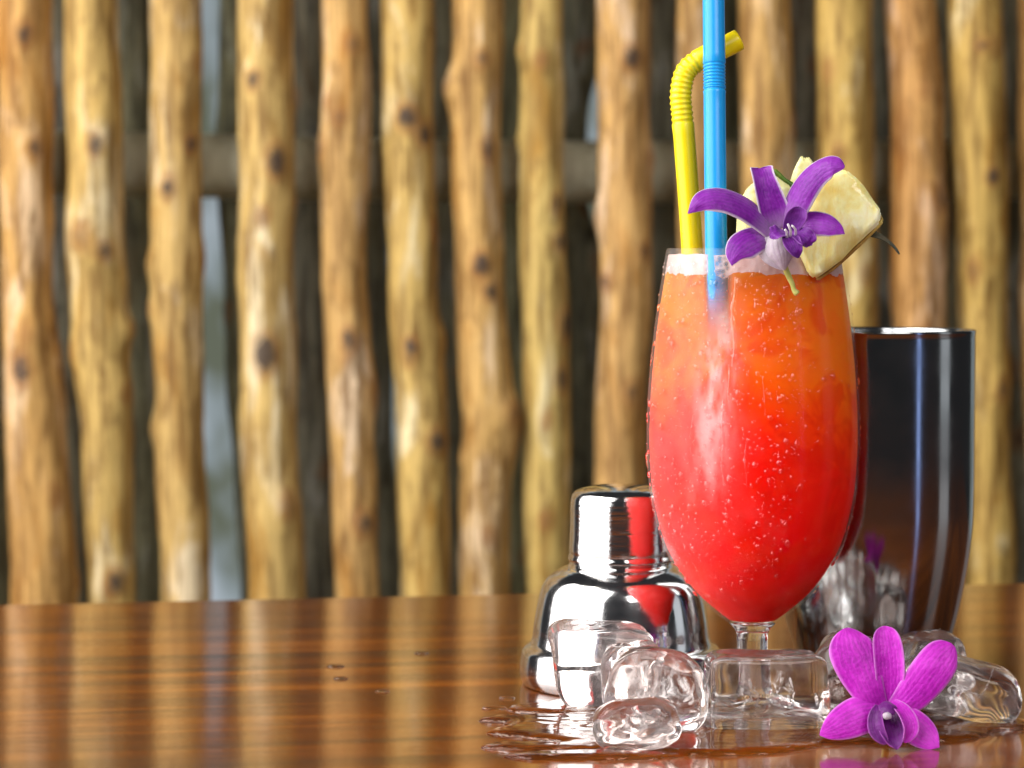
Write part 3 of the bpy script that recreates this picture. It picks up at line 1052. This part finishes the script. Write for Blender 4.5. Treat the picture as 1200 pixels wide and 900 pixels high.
# lip lobes
petal('lip', o1, [(90.2, y1 - 4, 165.4), (92.0, y1 - 7, 169.0), (93.2, y1 - 9, 172.0), (93.6, y1 - 9, 173.8)], [3.0, 6.4, 6.6, 2.2], M_lip, (.1, -1, .2), cup=.45, seed=7)
petal('lip', o1, [(89.6, y1 - 5, 165.8), (87.2, y1 - 9, 165.4), (85.4, y1 - 10, 165.0), (84.2, y1 - 9, 164.0)], [3.0, 5.4, 5.2, 1.6], M_lip, (0, -.8, .6), cup=.3, ruffle=.5, seed=8)
petal('lip', o1, [(91.0, y1 - 5, 165.8), (94.2, y1 - 9, 164.6), (96.2, y1 - 10, 163.0), (97.0, y1 - 9, 161.0)], [3.0, 6.2, 6.6, 2.2], M_lip, (0, -.9, .5), cup=.3, ruffle=.4, seed=9)
petal('lip', o1, [(90.2, y1 - 6, 165.6), (91.0, y1 - 10, 162.4), (92.4, y1 - 11, 159.4), (93.4, y1 - 10, 157.2)], [3.2, 6.0, 4.6, .8], M_lip, (0, -.95, .3), cup=.4, seed=10)
for k, (dx, dz, l) in enumerate([(0, 0, 4.2), (1.6, .3, 3.4), (-1.2, -.6, 3.0)]):
    V, F = tube(catmull([(91.0 + dx, y1 - 8, 164.0 + dz), (90.6 + dx, y1 - 11, 166 + dz), (89.6 + dx * .8, y1 - 12, 164.0 + dz + l)], 8), [.5, .48, .45, .42, .4, .38, .42, .3], 8)
    mesh_obj('stamen', (np.array(V) - np.array(o1.location) / MM) * MM, F, M_white, o1)
V, F = tube(catmull([(89.6, y1 - 1.5, 155.0), (91.0, y1 - .2, 151.8), (92.6, y1 + .4, 148.6), (93.2, y1 + .6, 146.6), (94.4, y1 + .5, 145.2)], 14), [1.0, 1.0, 1.0, 1.0, .95, .9, .85, .8, .8, .8, .85, .95, 1.1, .9], 12)
mesh_obj('flower_stalk', (np.array(V) - np.array(o1.location) / MM) * MM, F, M_stalk, o1)

o2 = thing('orchid_flower', 'open magenta orchid lying on the wet table in front of the ice', 'flower', (0.120, 0.775, 0.0), 'dendrobium orchids')
y2 = 775.0
petal('petal', o2, [(118.8, y2, 11.5), (115.2, y2 - 1, 18.0), (111.6, y2 + .5, 26.5), (109.2, y2 + 3, 33.5), (108.0, y2 + 5.5, 38.4)], [7.0, 11.6, 15.6, 15.0, 5.6], M_petB, (.1, -1, .12), cup=-.16, seed=21)
petal('petal', o2, [(121.6, y2 + 1.5, 11.5), (122.2, y2 + 1.2, 20.0), (121.9, y2 + 2.5, 29.0), (121.3, y2 + 4.5, 35.5), (121.0, y2 + 6, 39.0)], [6.0, 9.4, 10.4, 9.0, 3.8], M_petB, (0, -1, .1), cup=.30, seed=22)
petal('petal', o2, [(123.4, y2, 11.0), (129.0, y2 - 1.5, 16.5), (135.2, y2 - 1, 24.0), (140.2, y2 + 1, 30.0), (143.8, y2 + 3, 33.0)], [7.0, 11.6, 13.8, 12.4, 5.4], M_petB, (-.1, -1, .15), cup=-.18, seed=23)
petal('petal', o2, [(119.0, y2 - 1, 12.0), (112.6, y2 - 4, 11.2), (106.0, y2 - 6, 8.6), (101.2, y2 - 7, 6.2), (97.8, y2 - 7.5, 4.6)], [9.0, 13.2, 11.8, 7.4, 1.0], M_petB, (0, -.92, .4), cup=-.14, seed=24)
petal('petal', o2, [(123.5, y2 - 1, 11.0), (127.4, y2 - 4, 8.8), (131.5, y2 - 6, 5.6), (134.8, y2 - 7.5, 2.6), (137.2, y2 - 8.5, .7)], [8.0, 11.0, 11.2, 7.6, .8], M_petB, (0, -.92, .4), cup=-.14, seed=25)
# lip: two rolled side lobes round a dark throat and a front lobe
petal('lip', o2, [(118.2, y2 - 5, 14.0), (116.6, y2 - 8, 10.6), (117.2, y2 - 10, 6.2), (119.6, y2 - 11, 2.4)], [3.0, 5.4, 5.8, 2.2], M_lipB, (-.55, -.8, .2), cup=.55, seed=26)
petal('lip', o2, [(122.0, y2 - 5, 15.2), (125.2, y2 - 8, 12.2), (126.8, y2 - 10, 7.4), (125.2, y2 - 11, 2.8)], [3.0, 6.0, 6.6, 2.6], M_petB, (.5, -.85, .1), cup=.5, seed=27)
petal('lip', o2, [(120.8, y2 - 2, 11.5), (121.0, y2 - 6, 8.0), (121.8, y2 - 10, 4.0), (122.6, y2 - 12.5, .8)], [7.0, 8.4, 8.0, 2.0], M_lipB, (0, -.85, .5), cup=.55, ruffle=.3, seed=28)
petal('lip', o2, [(119.6, y2 - 5, 15.4), (120.3, y2 - 8.5, 14.6), (120.6, y2 - 10.5, 12.0)], [4.6, 6.2, 3.0], M_lipB, (0, -.7, .7), cup=-.5, seed=29)
blob('anther_cap', o2, (119.6, y2 - 10.4, 11.6), (1.55, 1.3, 1.25), M_white, 3)
o2.scale = (.965, .965, .965)
V, F = tube(catmull([(121, y2 + 1, 11), (121.5, y2 + 7, 8), (123, y2 + 13, 3.0), (124, y2 + 18, 1.6)], 12), 1.3, 10)
mesh_obj('flower_stalk', (np.array(V) - np.array(o2.location) / MM) * MM, F, M_stalk, o2)


# ------------------------------------------------------------------ fruit
def slab(name, parent, outline, y, thick, mat, bev=.8, bulge=.5, tilt=0.0, seed=0):
    """outline in the X-Z plane (mm), given depth; bevelled and slightly uneven"""
    bm = bmesh.new()
    vs = [bm.verts.new((x, 0, z)) for x, z in outline]
    f = bm.faces.new(vs)
    r = bmesh.ops.extrude_face_region(bm, geom=[f])
    for e in r['geom']:
        if isinstance(e, bmesh.types.BMVert):
            e.co.y += thick
    bmesh.ops.recalc_face_normals(bm, faces=bm.faces[:])
    bmesh.ops.bevel(bm, geom=bm.edges[:], offset=bev, segments=2, affect='EDGES')
    bmesh.ops.triangulate(bm, faces=[f for f in bm.faces if len(f.verts) > 4])
    bmesh.ops.subdivide_edges(bm, edges=[e for e in bm.edges if e.calc_length() > 2.5], cuts=3, use_grid_fill=True)
    bmesh.ops.triangulate(bm, faces=bm.faces[:])
    cx = sum(p[0] for p in outline) / len(outline)
    for v in bm.verts:
        p = v.co.copy()
        q = mnoise.noise_vector(Vector((p.x * .17 + seed, p.y * .17, p.z * .17)))
        p += q * bulge
        p.y += (p.x - cx) * math.tan(R(tilt))
        v.co = Vector((p.x, p.y + y, p.z)) * MM - Vector(parent.location)
    me = bpy.data.meshes.new(name)
    bm.to_mesh(me)
    bm.free()
    me.polygons.foreach_set('use_smooth', [True] * len(me.polygons))
    me.materials.append(mat)
    o = bpy.data.objects.new(name, me)
    C.objects.link(o)
    o.parent = parent
    return o


pa = thing('pineapple_wedge', 'pale yellow pineapple wedge slotted on the right of the glass rim', 'fruit', (0.108, 0.815, 0.165))
slab('flesh', pa, [(94.5, 163.0), (98.5, 178.0), (102.4, 184.6), (107.0, 186.8), (111.6, 186.4), (116.2, 181.8), (120.4, 176.2), (122.8, 172.6), (122.6, 169.2), (117.2, 163.6), (110.8, 157.4), (104.6, 152.2), (101.4, 150.2), (99.0, 152.0)], 807.5, 11.5, M_pine, .7, .45, -8, 3)
slab('peel', pa, [(123.2, 172.0), (124.2, 169.4), (121.0, 165.4), (115.0, 159.4), (108.0, 153.2), (102.6, 149.6), (101.6, 150.4), (105.4, 152.8), (111.2, 157.8), (117.8, 164.0), (122.4, 168.8)], 810.0, 10.5, M_peel, .5, .5, -8, 5)
slab('leaf_tip', pa, [(93.0, 181.0), (95.2, 187.2), (97.6, 192.0), (98.6, 190.2), (99.8, 191.4), (101.8, 189.2), (104.0, 184.0), (100.0, 180.0)], 816.5, 3.0, M_pale, .5, .4, 0, 8)
petal('leaf', pa, [(117.0, 816, 166.4), (121.5, 815, 165.2), (125.4, 814, 163.4), (128.2, 813, 161.0), (130.0, 812.6, 158.4)], [3.4, 3.2, 1.6, 1.2, .5], M_leafy, (.1, -.8, .6), cup=.2, seed=31)
fs = thing('fruit_slice', 'pale green fruit slice with dark green rind behind the violet orchid', 'fruit', (0.083, 0.812, 0.165))
slab('flesh', fs, [(75.8, 157.0), (75.2, 166.0), (75.8, 174.0), (77.8, 179.0), (80.6, 182.4), (84.0, 184.6), (87.2, 185.6), (90.2, 183.2), (93.4, 181.0), (96.0, 176.0), (97.0, 167.0), (96.0, 157.0)], 811.2, 5.0, M_pale, .8, .5, 0, 11)
slab('rind', fs, [(86.4, 186.2), (88.0, 187.4), (90.0, 185.6), (91.6, 184.0), (94.4, 182.4), (97.6, 178.0), (98.4, 170.0), (97.2, 170.0), (96.4, 176.2), (93.6, 181.2), (90.4, 183.4), (87.6, 185.6)], 811.8, 5.4, M_rind, .4, .35, 0, 13)


# ------------------------------------------------------------------ ice
def ice(label, loc, size, rot, seed, expo=4.5, taper=0.0, dent=(), wob=.10, res=22):
    """size in mm (w, d, h); dents: list of (direction, depth, radius) on the unit cube"""
    V, F = [], []
    idx = {}

    def key(p):
        return tuple(round(c, 5) for c in p)
    ts = np.linspace(-1, 1, res + 1)
    for ax in range(3):
        for sg in (-1, 1):
            g = np.empty((res + 1, res + 1), int)
            for i, a in enumerate(ts):
                for j, b in enumerate(ts):
                    p = [0, 0, 0]
                    p[ax] = sg
                    p[(ax + 1) % 3] = a
                    p[(ax + 2) % 3] = b
                    k = key(p)
                    if k not in idx:
                        idx[k] = len(V)
                        V.append(p)
                    g[i, j] = idx[k]
            for i in range(res):
                for j in range(res):
                    q = (g[i, j], g[i + 1, j], g[i + 1, j + 1], g[i, j + 1])
                    F.append(q if sg > 0 else q[::-1])
    Rm = Matrix.Rotation(R(rot[2]), 3, 'Z') @ Matrix.Rotation(R(rot[1]), 3, 'Y') @ Matrix.Rotation(R(rot[0]), 3, 'X')
    out = []
    for p in V:
        v = Vector(p)
        f = (abs(v.x) ** expo + abs(v.y) ** expo + abs(v.z) ** expo) ** (1 / expo)
        v = v / f
        n1 = mnoise.noise(v * 1.1 + Vector((seed * 5.3, 0, 0)))
        n2 = .6 - 2.2 * abs(mnoise.noise(v * 1.7 + Vector((0, seed * 3.7, 0))))
        s = 1 + wob * (n1 + .25 * n2)
        for (d, dep, rad) in dent:
            q = (v - Vector(d)).length / rad
            if q < 2.5:
                s -= dep * math.exp(-q * q)
        v = v * s
        t = 1 + taper * v.z
        v = Vector((v.x * t * size[0] / 2, v.y * t * size[1] / 2, v.z * size[2] / 2))
        out.append(Rm @ v)
    zmin = min(v.z for v in out)
    o_v = []
    for v in out:
        z = v.z - zmin - .6
        z = max(z, .05 + .0 * z)
        o_v.append((v.x * MM, v.y * MM, z * MM))
    o = mesh_obj('ice_cube', o_v, F, M_ice, None, loc=(loc[0] * MM, loc[1] * MM, (loc[2] if len(loc) > 2 else .1) * MM))
    tag(o, label, 'ice cube', 'melting ice cubes on the table')
    rc = random.Random(seed * 17)
    h = size[2]
    for q in range(3):
        c = Vector((rc.uniform(-.22, .22) * size[0], rc.uniform(-.15, .15) * size[1], h * rc.uniform(.34, .62)))
        e = Matrix.Rotation(rc.uniform(0, 3.14), 3, 'Z') @ Matrix.Rotation(rc.uniform(.5, 2.6), 3, 'X')
        w = min(size) * rc.uniform(.30, .44)
        V, F = [], []
        for i in range(9):
            for j in range(9):
                a, b = (i - 4) / 4, (j - 4) / 4
                k = math.sqrt(1 - .5 * b * b), math.sqrt(1 - .5 * a * a)
                p = e @ Vector((a * k[0] * w, b * k[1] * w * .7, 1.4 * mnoise.noise(Vector((a * 1.7 + seed, b * 1.7, q * 3.3)))))
                V.append((c + p) * MM)
        for i in range(8):
            for j in range(8):
                F.append((i * 9 + j, i * 9 + j + 1, i * 9 + j + 10, i * 9 + j + 9))
        mesh_obj('crack', V, F, M_crack, o)
    return o


ice('clear ice cube narrowing downward, leaning against the polished shaker top', (30.0, 838), (32, 20, 30), (6, 4, 8), 1, 5.0, .24, [((0, -1, .2), .10, .8)], .06)
ice('upright ice cube wedged between the tapered cube and the big round cube', (41.5, 820), (21, 17, 26), (4, -6, 35), 2, 3.6, .05, [((-.6, -1, .3), .14, .6)], .10)
ice('big rounded ice cube behind the small amber tinted one', (48.2, 795.5), (33, 22, 27), (8, 5, -12), 3, 2.9, -.10, [((-.1, -1, .1), .20, .55), ((.5, -1, -.3), .10, .5)], .10)
ice('smallest low ice lump at the front beside the puddle edge', (39.6, 765), (28, 17, 16.5), (0, -10, -6), 4, 2.8, -.10, [((0, -1, 0), .16, .6)], .12)
ice('long square edged ice block in front of the glass stem', (84.6, 802), (40.5, 21, 26), (0, 0, 4), 5, 8.0, -.05, [((0, -1, .05), .05, .35), ((-.6, -1, -.5), .05, .5)], .05)
ice('ice cube between the square block and the magenta orchid', (117, 824), (29, 16, 27.5), (6, 8, -14), 6, 3.6, -.08, [((-.3, -1, .2), .18, .5), ((.3, -1, -.4), .14, .5)], .12)
ice('ice cube behind the magenta orchid at the foot of the tin', (147.5, 848), (25, 18, 25), (0, 0, 20), 7, 4.0, .0, [((0, -1, .3), .14, .6)], .08)
ice('low sloping ice cube at the far right beside the magenta orchid', (151.0, 812), (41, 22, 19.5), (4, 13, -4), 8, 3.6, -.06, [((-.2, -1, .2), .16, .5), ((.5, -.8, .4), .10, .5)], .12)


# ------------------------------------------------------------------ meltwater
def puddle(name, label, blobs, hmax, mat, cell=.9, edge=3.0, nz=1.6, seed=0):
    b = np.array([q[:4] for q in blobs], float)
    x0, x1 = (b[:, 0] - b[:, 2]).min() - 6, (b[:, 0] + b[:, 2]).max() + 6
    y0, y1 = (b[:, 1] - b[:, 3]).min() - 6, (b[:, 1] + b[:, 3]).max() + 6
    xs, ys = np.arange(x0, x1, cell), np.arange(y0, y1, cell)

    def field(x, y):
        nx = 2.6 * nz * mnoise.noise(Vector((x * .055 + seed, y * .10, 1))) + nz * mnoise.noise(Vector((x * .16, y * .3 + seed, 2)))
        ny = 1.2 * nz * mnoise.noise(Vector((x * .10 + seed, y * .2, 5)))
        s = -99
        acc = 0
        for (cx, cyy, rx, ry) in b:
            d = math.hypot((x + nx - cx) / rx, (y + ny - cyy) / ry)
            v = (1 - d) * min(rx, ry)
            acc += math.exp(min(40, v / 1.2))
        return 1.2 * math.log(acc)
    G = np.array([[field(x, y) for x in xs] for y in ys])
    idx, V, F = {}, [], []
    gy, gx = np.gradient(G, cell)

    def vid(i, j):
        if (i, j) not in idx:
            x, y, g = xs[j], ys[i], G[i, j]
            if g < 0:
                m2 = max(gx[i, j] ** 2 + gy[i, j] ** 2, .05)
                x += min(1, max(-1, -g * gx[i, j] / m2 / cell)) * cell
                y += min(1, max(-1, -g * gy[i, j] / m2 / cell)) * cell
                h = 0
            else:
                t = min(1, g / edge)
                h = hmax * math.sqrt(max(0, 1 - (1 - t) ** 2)) * (1 + .10 * mnoise.noise(Vector((x * .12, y * .25, seed))))
            idx[(i, j)] = len(V)
            V.append((x * MM, y * MM, (.12 + h) * MM))
        return idx[(i, j)]
    for i in range(len(ys) - 1):
        for j in range(len(xs) - 1):
            if max(G[i, j], G[i + 1, j], G[i, j + 1], G[i + 1, j + 1]) > 0:
                F.append((vid(i, j), vid(i, j + 1), vid(i + 1, j + 1), vid(i + 1, j)))
    o = mesh_obj(name, V, F, mat)
    tag(o, label, 'puddle')
    return o


puddle('water_puddle', 'clear meltwater puddle spreading around the ice cubes on the table',
       [(38, 800, 42, 26), (20, 835, 22, 10), (60, 775, 40, 18), (105, 792, 52, 18), (150, 806, 30, 12), (84, 812, 40, 14),
        (10, 815, 20, 6.5), (14, 793, 22, 7), (8, 769, 18, 6), (24, 755, 28, 5), (30, 848, 18, 6), (130, 838, 32, 10)],
       1.7, M_water, .8, 3.2, 1.4, 3)
for k, (x, y, rx, ry) in enumerate([(-68, 926, 3.4, 2.0), (-64, 899, 2.8, 1.8), (-47, 872, 2.6, 1.4), (-36, 958, 3.0, 2.0), (-6, 838, 4.5, 2.2), (-2, 858, 3.0, 1.8)]):
    lab = ['farthest left round water drop on the open table', 'small water drop just nearer than the leftmost one', 'flat water drop in the middle of the bare table',
           'water drop lying farthest back on the bare table', 'long water drop just left of the polished shaker top', 'small water drop beside the base of the shaker top'][k]
    o = puddle('water_drop', lab, [(x, y, rx, ry)], .8, M_water, .45, 1.2, .35, k + 20)
    tag(o, lab, 'water drop', 'stray water drops on the table')
